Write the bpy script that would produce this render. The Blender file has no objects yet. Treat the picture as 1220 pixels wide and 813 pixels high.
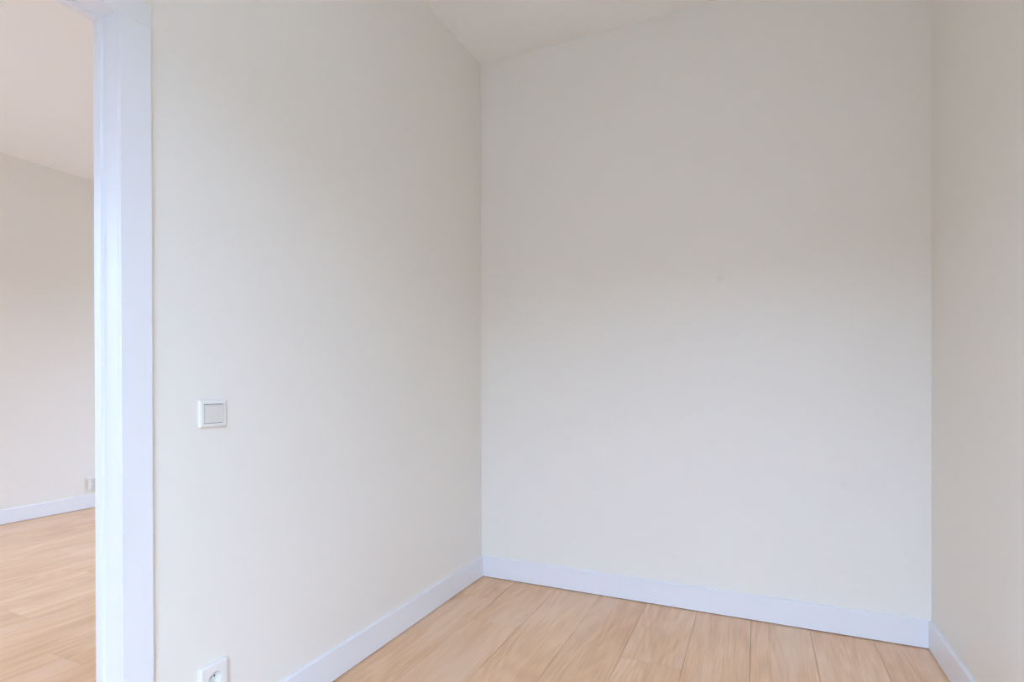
import bpy, bmesh, math, random
from mathutils import Matrix, Vector

random.seed(7)
SC = bpy.context.scene
COL = SC.collection

# ------------------------------------------------------------------ camera
F_PX, SHIFT_PX = 645.54, 51.77
YAW, PITCH, ROLL, CAM_H = math.radians(24.4413), math.radians(-0.1594), math.radians(-0.1472), 1.077
f0 = Vector((-math.sin(YAW), math.cos(YAW), 0)); r0 = Vector((math.cos(YAW), math.sin(YAW), 0)); u0 = Vector((0, 0, 1))
f1 = f0 * math.cos(PITCH) + u0 * math.sin(PITCH); u1 = u0 * math.cos(PITCH) - f0 * math.sin(PITCH)
r2 = r0 * math.cos(ROLL) + u1 * math.sin(ROLL); u2 = u1 * math.cos(ROLL) - r0 * math.sin(ROLL)
cam_data = bpy.data.cameras.new('camera')
cam_data.sensor_width = 36.0
cam_data.lens = F_PX / 1220 * 36.0
cam_data.shift_y = SHIFT_PX / 1220
cam_data.clip_start = 0.02
cam = bpy.data.objects.new('camera', cam_data)
COL.objects.link(cam)
cam.matrix_world = Matrix(((r2.x, u2.x, -f1.x, 0), (r2.y, u2.y, -f1.y, 0), (r2.z, u2.z, -f1.z, CAM_H), (0, 0, 0, 1)))
SC.camera = cam

# ------------------------------------------------------------------ daylight, exposure
world = bpy.data.worlds.new('overcast_sky')
SC.world = world
world.use_nodes = True
bg = world.node_tree.nodes['Background']
bg.inputs['Color'].default_value = (0.668, 0.93, 1.46, 1)      # even overcast sky
bg.inputs['Strength'].default_value = 14.8
SC.view_settings.view_transform = 'Standard'
SC.view_settings.look = 'None'
SC.view_settings.gamma = 1.0
SC.view_settings.use_curve_mapping = False
SC.view_settings.exposure = 0.0
SC.cycles.max_bounces = 10
SC.cycles.diffuse_bounces = 8
SC.cycles.sample_clamp_indirect = 0

# main dimensions (metres); camera stands over the origin
H = 2.85
XL, XR, YB = -1.4076, 0.6344, 2.6844        # this room: left, right, back wall faces
XN = -1.4911                                # the partition's face towards the next room
XF = -5.2785                                # next room's far wall
YR = -0.62                                  # facade (behind the camera), inner face
YN = 4.3                                    # next room's end wall
WT = 0.30                                   # facade thickness
# windows in the facade: x0, x1, z0, z1
WINDOWS = [(-0.76, 0.62, 0.05, 2.40), (-5.15, -3.65, 0.05, 2.40)]

ADDED_END_WINDOW = (-4.05, -2.95, 0.05, 2.40)        # unseen window added to brighten the next room
OPP_D, OPP_Z = 14.0, 5.2                    # terrace across the street: distance and eaves height


def portal(x0, x1, z0, z1, y, rx):
    l = bpy.data.lights.new('window_daylight', 'AREA')
    l.shape = 'RECTANGLE'; l.size = x1 - x0; l.size_y = z1 - z0
    l.cycles.is_portal = True
    o = bpy.data.objects.new('window_daylight', l)
    COL.objects.link(o)
    o.location = ((x0 + x1) / 2, y, (z0 + z1) / 2)
    o.rotation_euler = (math.radians(rx), 0, 0)       # the portal looks into the room
    return o


for w in WINDOWS:
    portal(*w, YR - WT - 0.01, 90)
if ADDED_END_WINDOW:
    portal(*ADDED_END_WINDOW, YN + WT + 0.01, -90)


# ------------------------------------------------------------------ materials
def new_mat(name):
    m = bpy.data.materials.new(name)
    m.use_nodes = True
    nt = m.node_tree
    return m, nt, nt.nodes['Principled BSDF']


def N(nt, t, **kw):
    n = nt.nodes.new(t)
    for k, v in kw.items():
        setattr(n, k, v)
    return n


def paint(name, col, rough=0.6, bump=0.0, scale=60, mottling=0.0, spec=0.5):
    m, nt, b = new_mat(name)
    b.inputs['Base Color'].default_value = (*col, 1)
    b.inputs['Roughness'].default_value = rough
    b.inputs['Specular IOR Level'].default_value = spec
    tc = N(nt, 'ShaderNodeTexCoord')
    if mottling:
        n = N(nt, 'ShaderNodeTexNoise'); n.inputs['Scale'].default_value = 1.7; n.inputs['Detail'].default_value = 3
        nt.links.new(tc.outputs['Object'], n.inputs['Vector'])
        mx = N(nt, 'ShaderNodeMixRGB'); mx.inputs[1].default_value = (*[c * (1 - mottling) for c in col], 1)
        mx.inputs[2].default_value = (*[min(1, c * (1 + mottling)) for c in col], 1)
        nt.links.new(n.outputs['Fac'], mx.inputs[0]); nt.links.new(mx.outputs[0], b.inputs['Base Color'])
    if bump:
        n = N(nt, 'ShaderNodeTexNoise'); n.inputs['Scale'].default_value = scale; n.inputs['Detail'].default_value = 2
        nt.links.new(tc.outputs['Object'], n.inputs['Vector'])
        bp = N(nt, 'ShaderNodeBump'); bp.inputs['Strength'].default_value = bump; bp.inputs['Distance'].default_value = 0.002
        nt.links.new(n.outputs['Fac'], bp.inputs['Height']); nt.links.new(bp.outputs[0], b.inputs['Normal'])
    return m


WALL_COL = (0.868, 0.831, 0.757)
M = {}
M['wall'] = paint('wall_paint', WALL_COL, 0.42, 0.05, 45, 0.008, 0.5)
M['ceiling'] = paint('ceiling_paint', (0.92, 0.885, 0.83), 0.8, 0.0, 60, 0.006, 0.2)
M['white'] = paint('white_gloss_paint', (0.835, 0.84, 0.855), 0.35, 0.04, 25)
M['plastic'] = paint('white_plastic', (0.84, 0.82, 0.77), 0.3)
M['plastic_grey'] = paint('off_white_plastic', (0.76, 0.72, 0.66), 0.35)
M['dark'] = paint('dark_gap', (0.03, 0.027, 0.025), 0.8)
M['metal'] = paint('contact_metal', (0.55, 0.52, 0.48), 0.3)
M['metal'].node_tree.nodes['Principled BSDF'].inputs['Metallic'].default_value = 1
M['ground'] = paint('paving', (0.11, 0.105, 0.10), 0.9, 0, 60, 0.1)
M['brick'] = paint('dark_brick', (0.15, 0.105, 0.08), 0.9, 0, 60, 0.05)


def back_wall_material():
    """wall paint with the two faint filler marks the back wall shows"""
    m = paint('back_wall_paint', WALL_COL, 0.42, 0.05, 45, 0.008, 0.5)
    nt = m.node_tree; b = nt.nodes['Principled BSDF']
    src = b.inputs['Base Color'].links[0].from_socket
    tc = N(nt, 'ShaderNodeTexCoord')
    last = src
    for (x, z, r, d) in ((-0.16, 1.56, 0.022, 0.95), (0.335, 0.635, 0.03, 0.972), (-0.37, 0.24, 0.008, 0.93)):
        v = N(nt, 'ShaderNodeVectorMath', operation='DISTANCE'); v.inputs[1].default_value = (x, YB, z)
        nt.links.new(tc.outputs['Object'], v.inputs[0])
        mr = N(nt, 'ShaderNodeMapRange'); mr.interpolation_type = 'SMOOTHSTEP'
        mr.inputs['From Min'].default_value = r; mr.inputs['From Max'].default_value = r * 0.3
        nt.links.new(v.outputs['Value'], mr.inputs['Value'])
        mx = N(nt, 'ShaderNodeMixRGB', blend_type='MULTIPLY'); mx.inputs[2].default_value = (d, d, d, 1)
        nt.links.new(mr.outputs[0], mx.inputs[0]); nt.links.new(last, mx.inputs[1]); last = mx.outputs[0]
    nt.links.new(last, b.inputs['Base Color'])
    return m


M['wall_marked'] = back_wall_material()


def oak():
    m, nt, b = new_mat('pale_oak_laminate')
    L = nt.links.new
    tc = N(nt, 'ShaderNodeTexCoord'); oi = N(nt, 'ShaderNodeObjectInfo')
    mul = N(nt, 'ShaderNodeMath', operation='MULTIPLY'); mul.inputs[1].default_value = 60
    L(oi.outputs['Random'], mul.inputs[0])
    comb = N(nt, 'ShaderNodeCombineXYZ'); L(mul.outputs[0], comb.inputs[0]); L(mul.outputs[0], comb.inputs[1]); L(mul.outputs[0], comb.inputs[2])
    add = N(nt, 'ShaderNodeVectorMath', operation='ADD'); L(tc.outputs['Object'], add.inputs[0]); L(comb.outputs[0], add.inputs[1])

    def stretched(sx, sy, scale, detail, dist=0.0):
        mp = N(nt, 'ShaderNodeMapping'); mp.inputs['Scale'].default_value = (sx, sy, 1)
        L(add.outputs[0], mp.inputs['Vector'])
        n = N(nt, 'ShaderNodeTexNoise'); n.inputs['Scale'].default_value = scale; n.inputs['Detail'].default_value = detail
        n.inputs['Distortion'].default_value = dist
        L(mp.outputs[0], n.inputs['Vector'])
        return n.outputs['Fac'], mp
    broad, _ = stretched(1, 0.10, 14, 3, 0.4)          # soft light and dark bands along the board
    fine, _ = stretched(1, 0.035, 160, 3, 0.2)         # fine grain
    blotch, _ = stretched(1, 0.5, 4, 2)
    # cathedral figure: contour lines of a stretched noise
    fig, _ = stretched(1, 0.16, 4.5, 1.5, 0.3)
    k = N(nt, 'ShaderNodeMath', operation='MULTIPLY'); k.inputs[1].default_value = 90; L(fig, k.inputs[0])
    sn = N(nt, 'ShaderNodeMath', operation='SINE'); L(k.outputs[0], sn.inputs[0])

    def mixed(prev, fac, dark, light, lo, hi, amount):
        mr = N(nt, 'ShaderNodeMapRange'); mr.inputs['From Min'].default_value = lo; mr.inputs['From Max'].default_value = hi
        mr.inputs['To Min'].default_value = dark; mr.inputs['To Max'].default_value = light
        L(fac, mr.inputs['Value'])
        c = N(nt, 'ShaderNodeMath', operation='MULTIPLY'); L(prev, c.inputs[0]); L(mr.outputs[0], c.inputs[1])
        return c.outputs[0]
    v = N(nt, 'ShaderNodeValue'); v.outputs[0].default_value = 1.0
    t = mixed(v.outputs[0], broad, 0.925, 1.07, 0.3, 0.7, 1)
    t = mixed(t, fine, 0.90, 1.07, 0.3, 0.7, 1)
    t = mixed(t, blotch, 0.94, 1.06, 0.3, 0.7, 1)
    t = mixed(t, sn.outputs[0], 0.955, 1.03, -1, 1, 1)
    t = mixed(t, oi.outputs['Random'], 0.98, 1.02, 0, 1, 1)
    # tint between a tan and a pale blond, and scale by the tone
    mr = N(nt, 'ShaderNodeMapRange'); mr.inputs['From Min'].default_value = 0.75; mr.inputs['From Max'].default_value = 1.2
    L(t, mr.inputs['Value'])
    rp = N(nt, 'ShaderNodeValToRGB')
    rp.color_ramp.elements[0].color = (0.61, 0.335, 0.172, 1)
    rp.color_ramp.elements[1].color = (0.90, 0.62, 0.41, 1)
    e = rp.color_ramp.elements.new(0.55); e.color = (0.80, 0.49, 0.27, 1)
    L(mr.outputs[0], rp.inputs['Fac'])
    wash, _ = stretched(1, 0.22, 7, 2, 0.5)            # paler, slightly pink limed patches
    wr = N(nt, 'ShaderNodeMapRange'); wr.inputs['From Min'].default_value = 0.50; wr.inputs['From Max'].default_value = 0.72
    wr.inputs['To Max'].default_value = 0.55; L(wash, wr.inputs['Value'])
    wm = N(nt, 'ShaderNodeMixRGB'); wm.inputs[2].default_value = (0.86, 0.60, 0.42, 1)
    L(wr.outputs[0], wm.inputs[0]); L(rp.outputs['Color'], wm.inputs[1])
    L(wm.outputs[0], b.inputs['Base Color'])
    b.inputs['Roughness'].default_value = 0.38
    b.inputs['Specular IOR Level'].default_value = 0.7
    bp = N(nt, 'ShaderNodeBump'); bp.inputs['Strength'].default_value = 0.08; bp.inputs['Distance'].default_value = 0.0006
    L(fine, bp.inputs['Height']); L(bp.outputs[0], b.inputs['Normal'])
    return m


M['oak'] = oak()


def glass():
    m = bpy.data.materials.new('window_glass'); m.use_nodes = True
    nt = m.node_tree; nt.nodes.remove(nt.nodes['Principled BSDF'])
    out = nt.nodes['Material Output']
    tr = N(nt, 'ShaderNodeBsdfTransparent'); tr.inputs['Color'].default_value = (0.96, 0.98, 0.97, 1)
    gl = N(nt, 'ShaderNodeBsdfGlossy'); gl.inputs['Roughness'].default_value = 0.02
    mx = N(nt, 'ShaderNodeMixShader'); mx.inputs[0].default_value = 0.06
    nt.links.new(tr.outputs[0], mx.inputs[1]); nt.links.new(gl.outputs[0], mx.inputs[2]); nt.links.new(mx.outputs[0], out.inputs['Surface'])
    return m


M['glass'] = glass()


# ------------------------------------------------------------------ helpers
def obj(name, bm, mat, parent=None, smooth=False):
    me = bpy.data.meshes.new(name)
    bmesh.ops.recalc_face_normals(bm, faces=bm.faces[:])
    bm.to_mesh(me); bm.free()
    if smooth:
        for p in me.polygons:
            p.use_smooth = True
    me.materials.append(mat)
    o = bpy.data.objects.new(name, me)
    COL.objects.link(o)
    if parent:
        o.parent = parent
    return o


def box(bm, x0, x1, y0, y1, z0, z1, bevel=0.0, seg=2):
    r = bmesh.ops.create_cube(bm, size=1.0)
    for v in r['verts']:
        v.co = Vector(((x0 + x1) / 2 + v.co.x * (x1 - x0), (y0 + y1) / 2 + v.co.y * (y1 - y0), (z0 + z1) / 2 + v.co.z * (z1 - z0)))
    if bevel:
        es = list({e for v in r['verts'] for e in v.link_edges})
        bmesh.ops.bevel(bm, geom=es, offset=bevel, segments=seg, profile=0.5, affect='EDGES')


def boxes(*bs, bevel=0.0):
    bm = bmesh.new()
    for b in bs:
        box(bm, *b, bevel=bevel)
    return bm


def struct(name, bm, mat, label=None):
    o = obj(name, bm, mat)
    o['kind'] = 'structure'
    if label:
        o['label'] = label
    return o


def empty(name, loc, label, category=None, kind=None, group=None):
    o = bpy.data.objects.new(name, None)
    o.empty_display_size = 0.05
    COL.objects.link(o)
    o.location = loc
    o['label'] = label
    if category:
        o['category'] = category
    if kind:
        o['kind'] = kind
    if group:
        o['group'] = group
    return o


# ------------------------------------------------------------------ room shell
DOOR_FAR = 0.7985         # jamb face of the doorway's far side
DOOR_NEAR = -0.10
DOOR_Z = 1.977
JT = 0.03                 # jamb board thickness
X_OUT, Y_IN = XR + 0.12, YB + 0.10

# partition: the doorway cut out of it
SOCK_Y, SOCK_Z, SOCK_R = 1.0434, 0.2435, 0.029      # back box sunk into the partition for the near socket
sy0, sy1, sz0, sz1 = SOCK_Y - SOCK_R, SOCK_Y + SOCK_R, SOCK_Z - SOCK_R, SOCK_Z + SOCK_R
struct('wall_left', boxes((XN, XL, DOOR_FAR + JT, sy0, 0, H), (XN, XL, sy1, YN, 0, H), (XN, XL, sy0, sy1, 0, sz0), (XN, XL, sy0, sy1, sz1, H),
                          (XN, XL - 0.04, sy0, sy1, sz0, sz1), (XN, XL, YR, DOOR_NEAR - JT, 0, H),
                          (XN, XL, DOOR_NEAR - JT, DOOR_FAR + JT, DOOR_Z + JT, H)), M['wall'],
       'white plastered wall with the doorway and light switch')
struct('wall_back', boxes((XL, X_OUT, YB, Y_IN, 0, H)), M['wall_marked'], 'plain white plastered back wall')
struct('wall_right', boxes((XR, X_OUT, YR, YB, 0, H)), M['wall'], 'plain white plastered wall at the right edge')
struct('wall_far_left', boxes((XF - 0.12, XF, YR, YN, 0, H)), M['wall'], 'far white wall of the next room seen through the doorway')
ex0, ex1, ez0, ez1 = ADDED_END_WINDOW
struct('wall_far_back', boxes((XF - 0.12, ex0, YN, YN + WT, 0, H), (ex1, XL, YN, YN + WT, 0, H),
                              (ex0, ex1, YN, YN + WT, 0, ez0), (ex0, ex1, YN, YN + WT, ez1, H)), M['wall'])

# facade behind the camera with both window openings
fx0, fx1 = XF - 0.12, X_OUT
segs = []
edges = sorted(WINDOWS, key=lambda w: w[0])
cur = fx0
for (x0, x1, z0, z1) in edges:
    segs.append((cur, x0, YR - WT, YR, -0.01, H))
    segs.append((x0, x1, YR - WT, YR, -0.01, z0))
    segs.append((x0, x1, YR - WT, YR, z1, H))
    cur = x1
segs.append((cur, fx1, YR - WT, YR, -0.01, H))
struct('wall_rear', boxes(*segs), M['wall'])
struct('ceiling', boxes((XF - 0.12, X_OUT, YR - WT, YN + WT, H, H + 0.2)), M['ceiling'], 'plain white ceiling')

# ------------------------------------------------------------------ floor: subfloor with laminate boards
floor = struct('floor', boxes((XF - 0.12, X_OUT, YR, YN + WT, -0.12, -0.0085)), M['dark'], 'pale oak laminate floor')
PW, PL, X0 = 0.2325, 1.285, -0.0301
# end joints per row of boards: rows -2, -5 and -6 as the photograph shows them, the others where they stay out of it
JOINT = {-6: 2.415, -5: 2.175, -4: 1.55, -3: 1.72, -2: 2.11, -1: 1.86, 0: 1.50, 1: 1.98, 2: 1.62}
plank_meshes = {}


def plank(x0, x1, y0, y1):
    g = 0.0005
    w, l = x1 - x0 - 2 * g, y1 - y0 - 2 * g
    key = (round(w, 4), round(l, 4))
    if key not in plank_meshes:
        bm = bmesh.new()
        c = 0.0006
        prof = [(-w / 2, -l / 2, w / 2, l / 2, -0.0085), (-w / 2, -l / 2, w / 2, l / 2, -c), (-w / 2 + c, -l / 2 + c, w / 2 - c, l / 2 - c, 0)]
        rings = []
        for (a, b_, c_, d, z) in prof:
            rings.append([bm.verts.new(p) for p in ((a, b_, z), (c_, b_, z), (c_, d, z), (a, d, z))])
        for r0_, r1_ in zip(rings, rings[1:]):
            for i in range(4):
                bm.faces.new((r0_[i], r0_[(i + 1) % 4], r1_[(i + 1) % 4], r1_[i]))
        bm.faces.new(rings[-1]); bm.faces.new(rings[0][::-1])
        me = bpy.data.meshes.new('plank'); bm.to_mesh(me); bm.free(); me.materials.append(M['oak'])
        plank_meshes[key] = me
    o = bpy.data.objects.new('plank', plank_meshes[key])
    COL.objects.link(o); o.parent = floor
    o.location = ((x0 + x1) / 2, (y0 + y1) / 2, 0)


k0 = math.floor((XF - X0) / PW)
k1 = math.floor((XR - X0) / PW)
for k in range(k0, k1 + 1):
    xa, xb = max(XF + 0.004, X0 + k * PW), min(XR - 0.004, X0 + (k + 1) * PW)
    if xb - xa < 0.02:
        continue
    yend = YB - 0.004 if xa > XL - 0.1 else YN - 0.004
    base = JOINT.get(k)
    if base is None:
        base = 2.4 - ((k * 0.37) % 1.0) * PL
    joints = [base + i * PL for i in range(-6, 6)]
    cuts = [YR] + [j for j in joints if YR + 0.12 < j < yend - 0.12] + [yend]
    for a, b_ in zip(cuts, cuts[1:]):
        plank(xa, xb, a, b_)

# ------------------------------------------------------------------ baseboards
BH, BT, BZ = 0.1145, 0.012, 0.004


def baseboard(name, a, b, n, label=None, mitre_a=0.0, mitre_b=0.0):
    """board along wall-face points a->b (xy), n = direction into the room; mitres run the front face in by BT"""
    a, b, n = Vector((*a, 0)), Vector((*b, 0)), Vector((*n, 0))
    d = (b - a).normalized()
    c = 0.004
    prof = [(0, BZ), (BT, BZ)] + [(BT - c + c * math.cos(t * math.pi / 8), BH - c + c * math.sin(t * math.pi / 8)) for t in range(5)] + [(0, BH)]
    bm = bmesh.new()
    ra = [bm.verts.new(a + n * o_ + d * mitre_a * o_ + Vector((0, 0, z))) for o_, z in prof]
    rb = [bm.verts.new(b + n * o_ - d * mitre_b * o_ + Vector((0, 0, z))) for o_, z in prof]
    for i in range(len(prof)):
        j = (i + 1) % len(prof)
        bm.faces.new((ra[i], ra[j], rb[j], rb[i]))
    bm.faces.new(ra); bm.faces.new(rb[::-1])
    return struct(name, bm, M['white'], label)


CAS_W, CAS_T = 0.0735, 0.012
baseboard('baseboard_left', (XL, DOOR_FAR + CAS_W + 0.001), (XL, YB), (1, 0), 'white baseboard along the wall with the light switch', 0, 1)
baseboard('baseboard_back', (XL, YB), (XR, YB), (0, -1), 'white baseboard along the back wall', 1, 1)
baseboard('baseboard_right', (XR, YB), (XR, YR), (-1, 0), 'short white baseboard at the bottom right corner', 1, 1)
baseboard('baseboard_rear', (XR, YR), (XL, YR), (0, 1), None, 1, 1)
baseboard('baseboard_near_left', (XL, YR), (XL, DOOR_NEAR - CAS_W - 0.001), (1, 0), None, 1, 0)
baseboard('baseboard_far_left', (XF, YR), (XF, YN), (1, 0), 'white baseboard of the next room beyond the doorway', 1, 1)

# ------------------------------------------------------------------ doorway lining
door = empty('door_1', (XL, (DOOR_FAR + DOOR_NEAR) / 2, 0), 'open doorway with white painted wooden frame and flat casing', kind='structure')


def dpart(name, bm, mat=None):
    o = obj(name, bm, mat or M['white'])
    o.parent = door
    o.matrix_parent_inverse = Matrix.Translation(-Vector(door.location))
    return o


SX = -1.4646       # where the door stop begins
ST = 0.007         # the stop stands this proud
GAP = 0.0004
# jamb boards (near face flush with the casing's inner edge)
dpart('jamb', boxes((XN, XL + GAP, DOOR_FAR, DOOR_FAR + JT - 0.002, 0.001, DOOR_Z + JT - 0.002)))
dpart('jamb', boxes((XN, XL + GAP, DOOR_NEAR - JT + 0.002, DOOR_NEAR, 0.001, DOOR_Z + JT - 0.002)))
dpart('head_jamb', boxes((XN, XL + GAP, DOOR_NEAR, DOOR_FAR, DOOR_Z, DOOR_Z + JT - 0.002)))
dpart('door_stop', boxes((XN - 0.0005, SX, DOOR_FAR - ST, DOOR_FAR + 0.002, 0.001, DOOR_Z + 0.002), bevel=0.0006))
dpart('door_stop', boxes((XN - 0.0005, SX, DOOR_NEAR - 0.002, DOOR_NEAR + ST, 0.001, DOOR_Z + 0.002), bevel=0.0006))
dpart('door_stop', boxes((XN - 0.0005, SX, DOOR_NEAR + ST, DOOR_FAR - ST, DOOR_Z - ST, DOOR_Z + 0.002), bevel=0.0006))
# casings on this room's side: two uprights and a lintel board butted on top of them
CZ = DOOR_Z - 0.003
dpart('side_casing', boxes((XL + GAP, XL + CAS_T, DOOR_FAR + 0.0005, DOOR_FAR + CAS_W, 0.001, CZ), bevel=0.0006))
dpart('side_casing', boxes((XL + GAP, XL + CAS_T, DOOR_NEAR - CAS_W, DOOR_NEAR - 0.0005, 0.001, CZ), bevel=0.0006))
dpart('head_casing', boxes((XL + GAP, XL + CAS_T, DOOR_NEAR - CAS_W - 0.001, DOOR_FAR + CAS_W + 0.0013, CZ, 2.031), bevel=0.0003))


# ------------------------------------------------------------------ windows in the facade (behind the camera), plus the added end window
def window(idx, x0, x1, z0, z1, yc, y_sill):
    w = empty('window_%d' % idx, ((x0 + x1) / 2, yc, z0), ('white framed street window of this room', 'white framed street window of the next room', 'white framed window added to brighten the next room')[idx - 1], kind='structure')

    def part(name, bm, mat, parent=w):
        o = obj(name, bm, mat); o.parent = w
        o.matrix_parent_inverse = Matrix.Translation(-Vector(w.location))
        return o
    t, e = 0.05, 0.001
    xm = (x0 + x1) / 2
    part('window_frame', boxes((x0 + e, x0 + t, yc - 0.03, yc + 0.03, z0 + e, z1 - e), (x1 - t, x1 - e, yc - 0.03, yc + 0.03, z0 + e, z1 - e),
                               (x0 + t, x1 - t, yc - 0.03, yc + 0.03, z0 + e, z0 + t), (x0 + t, x1 - t, yc - 0.03, yc + 0.03, z1 - t, z1 - e)), M['white'])
    part('mullion', boxes((xm - 0.025, xm + 0.025, yc - 0.028, yc + 0.028, z0 + t, z1 - t)), M['white'])
    for a, b_ in ((x0 + t, xm - 0.025), (xm + 0.025, x1 - t)):
        part('pane', boxes((a, b_, yc - 0.003, yc + 0.003, z0 + t, z1 - t)), M['glass'])
    ya, yb = sorted((yc + math.copysign(0.031, y_sill - yc), y_sill))
    part('window_sill', boxes((x0 + e, x1 - e, ya, yb, z0 + e, z0 + 0.02)), M['white'])


for i, w in enumerate(WINDOWS):
    window(i + 1, *w, YR - 0.16, YR + 0.03)
window(3, *ADDED_END_WINDOW, YN + 0.16, YN - 0.03)

# the street outside that the windows look on to
struct('ground', boxes((-40, 40, -60, YR - WT - 0.02, -3.4, -3.2)), M['ground'])
struct('ground', boxes((-40, 40, YN + WT + 0.02, 60, -3.4, -3.2)), M['ground'])
struct('wall_sky_block', boxes((-30, 30, YN + OPP_D, YN + OPP_D + 8, -3.2, OPP_Z)), M['brick'])  # unseen block added to hold back low sky from the added end window
struct('wall_opposite', boxes((-30, 30, YR - OPP_D - 8, YR - OPP_D, -3.2, OPP_Z)), M['brick'])


# ------------------------------------------------------------------ switch and sockets
def oriented(loc):
    """local axes for fittings on a wall facing +x: local x -> world y (along wall), local y -> world z, local z -> out of wall"""
    return Matrix.Translation(Vector(loc)) @ Matrix(((0, 0, 1, 0), (1, 0, 0, 0), (0, 1, 0, 0), (0, 0, 0, 1)))


def fpart(name, bm, mat, root, smooth=False):
    o = obj(name, bm, mat, root, smooth)
    return o


def frame_mesh(w, h, iw, ih, t, slope, r):
    """cover frame: rounded outer rectangle, sloping rim, flat face and a square hole"""
    bm = bmesh.new()

    def ring(hw, hh, rad, z, n=5):
        vs = []
        for (cx, cy, a0) in ((hw - rad, hh - rad, 0), (-hw + rad, hh - rad, 90), (-hw + rad, -hh + rad, 180), (hw - rad, -hh + rad, 270)):
            for i in range(n):
                a = math.radians(a0 + 90 * i / (n - 1))
                vs.append(bm.verts.new((cx + rad * math.cos(a), cy + rad * math.sin(a), z)))
        return vs
    rs = [ring(w / 2, h / 2, r, 0.0), ring(w / 2, h / 2, r, t * 0.55), ring(w / 2 - slope * 0.35, h / 2 - slope * 0.35, r, t * 0.85),
          ring(w / 2 - slope, h / 2 - slope, r * 0.8, t), ring(iw / 2, ih / 2, 0.0015, t), ring(iw / 2, ih / 2, 0.0015, 0.001)]
    for a, b_ in zip(rs, rs[1:]):
        n = len(a)
        for i in range(n):
            bm.faces.new((a[i], a[(i + 1) % n], b_[(i + 1) % n], b_[i]))
    return bm


def light_switch(loc):
    s = empty('light_switch', (0, 0, 0), 'square white rocker light switch on the wall beside the door casing', 'light switch')
    s.matrix_world = oriented(loc)
    fpart('switch_frame', frame_mesh(0.083, 0.077, 0.0600, 0.0545, 0.0095, 0.005, 0.003), M['plastic'], s)
    bm = bmesh.new(); box(bm, -0.031, 0.031, -0.028, 0.028, 0.0005, 0.005)
    fpart('back_plate', bm, M['dark'], s)
    # rocker: slightly tilted, two planes meeting in the middle
    bm = bmesh.new()
    hw, hh = 0.0286, 0.0256
    top = [(-hw, -hh, 0.0112), (0, -hh, 0.0104), (hw, -hh, 0.0108), (hw, hh, 0.0096), (0, hh, 0.0100), (-hw, hh, 0.0102)]
    tv = [bm.verts.new(p) for p in top]
    bv = [bm.verts.new((p[0], p[1], 0.0052)) for p in top]
    bm.faces.new((tv[0], tv[1], tv[4], tv[5])); bm.faces.new((tv[1], tv[2], tv[3], tv[4]))
    for i in range(6):
        bm.faces.new((tv[i], bv[i], bv[(i + 1) % 6], tv[(i + 1) % 6]))
    bm.faces.new(bv[::-1])
    fpart('rocker', bm, M['plastic_grey'], s)
    return s


def cyl(r, z0, z1, x, y, n=20):
    bm = bmesh.new()
    q = bmesh.ops.create_cone(bm, cap_ends=True, segments=n, radius1=r, radius2=r, depth=z1 - z0)
    for v in q['verts']:
        v.co += Vector((x, y, (z0 + z1) / 2))
    return bm


def insert_with_well(bm, hw, hh, R, z_face, z_side, z_well, cy=0.0, n=40):
    """rectangular face of half size hw x hh centred on (0, cy) with a round well sunk into it"""
    ang = [2 * math.pi * i / n for i in range(n)]
    rect = []
    for a in ang:
        c, d = math.cos(a), math.sin(a)
        q = min(hw / abs(c) if abs(c) > 1e-9 else 1e9, hh / abs(d) if abs(d) > 1e-9 else 1e9)
        rect.append((c * q, cy + d * q))
    ring = lambda r, z: [bm.verts.new((r * math.cos(a), cy + r * math.sin(a), z)) for a in ang]
    rs = [[bm.verts.new((x, y, z_side)) for x, y in rect], [bm.verts.new((x, y, z_face)) for x, y in rect],
          ring(R, z_face), ring(R - 0.0008, z_face - 0.0008), ring(R - 0.0015, z_well)]
    for a, b_ in zip(rs, rs[1:]):
        for i in range(n):
            bm.faces.new((a[i], a[(i + 1) % n], b_[(i + 1) % n], b_[i]))
    bm.faces.new(rs[-1])


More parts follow.
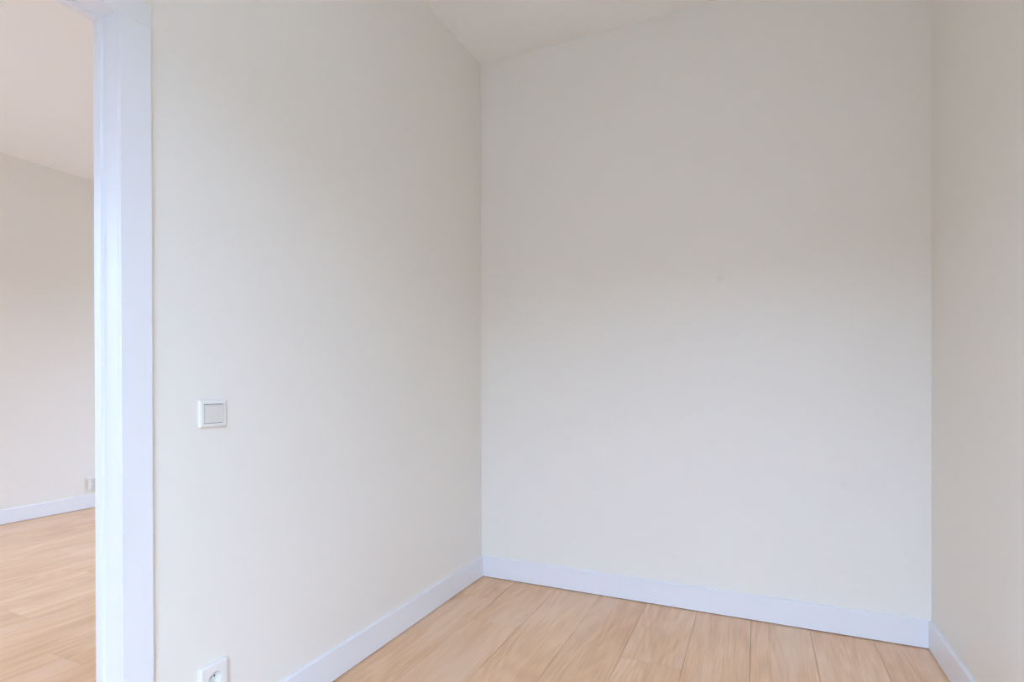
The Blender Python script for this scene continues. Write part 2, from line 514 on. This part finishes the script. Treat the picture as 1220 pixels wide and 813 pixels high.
def well_fittings(ins, R, z_well, z_lip, cy=0.0):
    for x in (-0.0095, 0.0095):
        fpart('pin_hole', cyl(0.0028, z_well - 0.001, z_well + 0.0003, x, cy), M['dark'], ins)
    for sgn in (-1, 1):
        yc = cy + sgn * (R - 0.0030)
        bm = bmesh.new(); box(bm, -0.0030, 0.0030, yc - 0.0012, yc + 0.0012, z_well - 0.0005, z_lip - 0.004, bevel=0.0006, seg=1)
        fpart('earth_clip', bm, M['metal'], ins)
        yc = cy + sgn * (R - 0.0016)
        bm = bmesh.new(); box(bm, -0.0050, 0.0050, yc - 0.0010, yc + 0.0010, z_well - 0.0005, z_lip - 0.003)
        fpart('clip_slot', bm, M['dark'], ins)
    fpart('centre_screw', cyl(0.0026, z_well - 0.001, z_well + 0.0012, 0, cy), M['metal'], ins)


def flush_socket(loc, label):
    s = empty('wall_socket', (0, 0, 0), label, 'socket')
    s.matrix_world = oriented(loc)
    fpart('cover_frame', frame_mesh(0.0865, 0.0865, 0.0575, 0.0575, 0.0105, 0.005, 0.003), M['plastic'], s)
    bm = bmesh.new(); insert_with_well(bm, 0.0284, 0.0284, 0.0198, 0.0103, 0.002, -0.0065)
    ins = fpart('socket_insert', bm, M['plastic'], s)
    well_fittings(ins, 0.0198, -0.0065, 0.0103)
    return s


def surface_socket(loc, label):
    """compact surface-mounted box with two wells, one above the other"""
    s = empty('double_wall_socket', (0, 0, 0), label, 'socket')
    s.matrix_world = oriented(loc)
    w, h, d = 0.068, 0.106, 0.034
    bm = bmesh.new()
    rings = []
    for (o_, z) in ((0, 0.0005), (0, d - 0.004), (0.0012, d - 0.0012), (0.004, d)):
        rings.append([bm.verts.new(p) for p in ((-w / 2 + o_, -h / 2 + o_, z), (w / 2 - o_, -h / 2 + o_, z), (w / 2 - o_, h / 2 - o_, z), (-w / 2 + o_, h / 2 - o_, z))])
    rings.append([bm.verts.new(p) for p in ((-0.026, -0.0475, d), (0.026, -0.0475, d), (0.026, 0.0475, d), (-0.026, 0.0475, d))])
    for a, b_ in zip(rings, rings[1:]):
        for i in range(4):
            bm.faces.new((a[i], a[(i + 1) % 4], b_[(i + 1) % 4], b_[i]))
    bm.faces.new(rings[0][::-1])
    fpart('socket_box', bm, M['plastic'], s)
    for cy in (0.0238, -0.0238):
        bm = bmesh.new(); insert_with_well(bm, 0.0259, 0.0236, 0.0195, d - 0.0003, d - 0.01, d - 0.0175, cy)
        ins = fpart('socket_insert', bm, M['plastic'], s)
        well_fittings(ins, 0.0195, d - 0.0175, d, cy)
    return s


light_switch((XL, 1.0435, 0.9925))
flush_socket((XL, SOCK_Y, SOCK_Z), 'white socket low on the near wall, cut off by the bottom edge')
surface_socket((XF, 2.750 + 0.034, 0.212), "small white double socket above the next room's baseboard, half hidden by the door jamb")
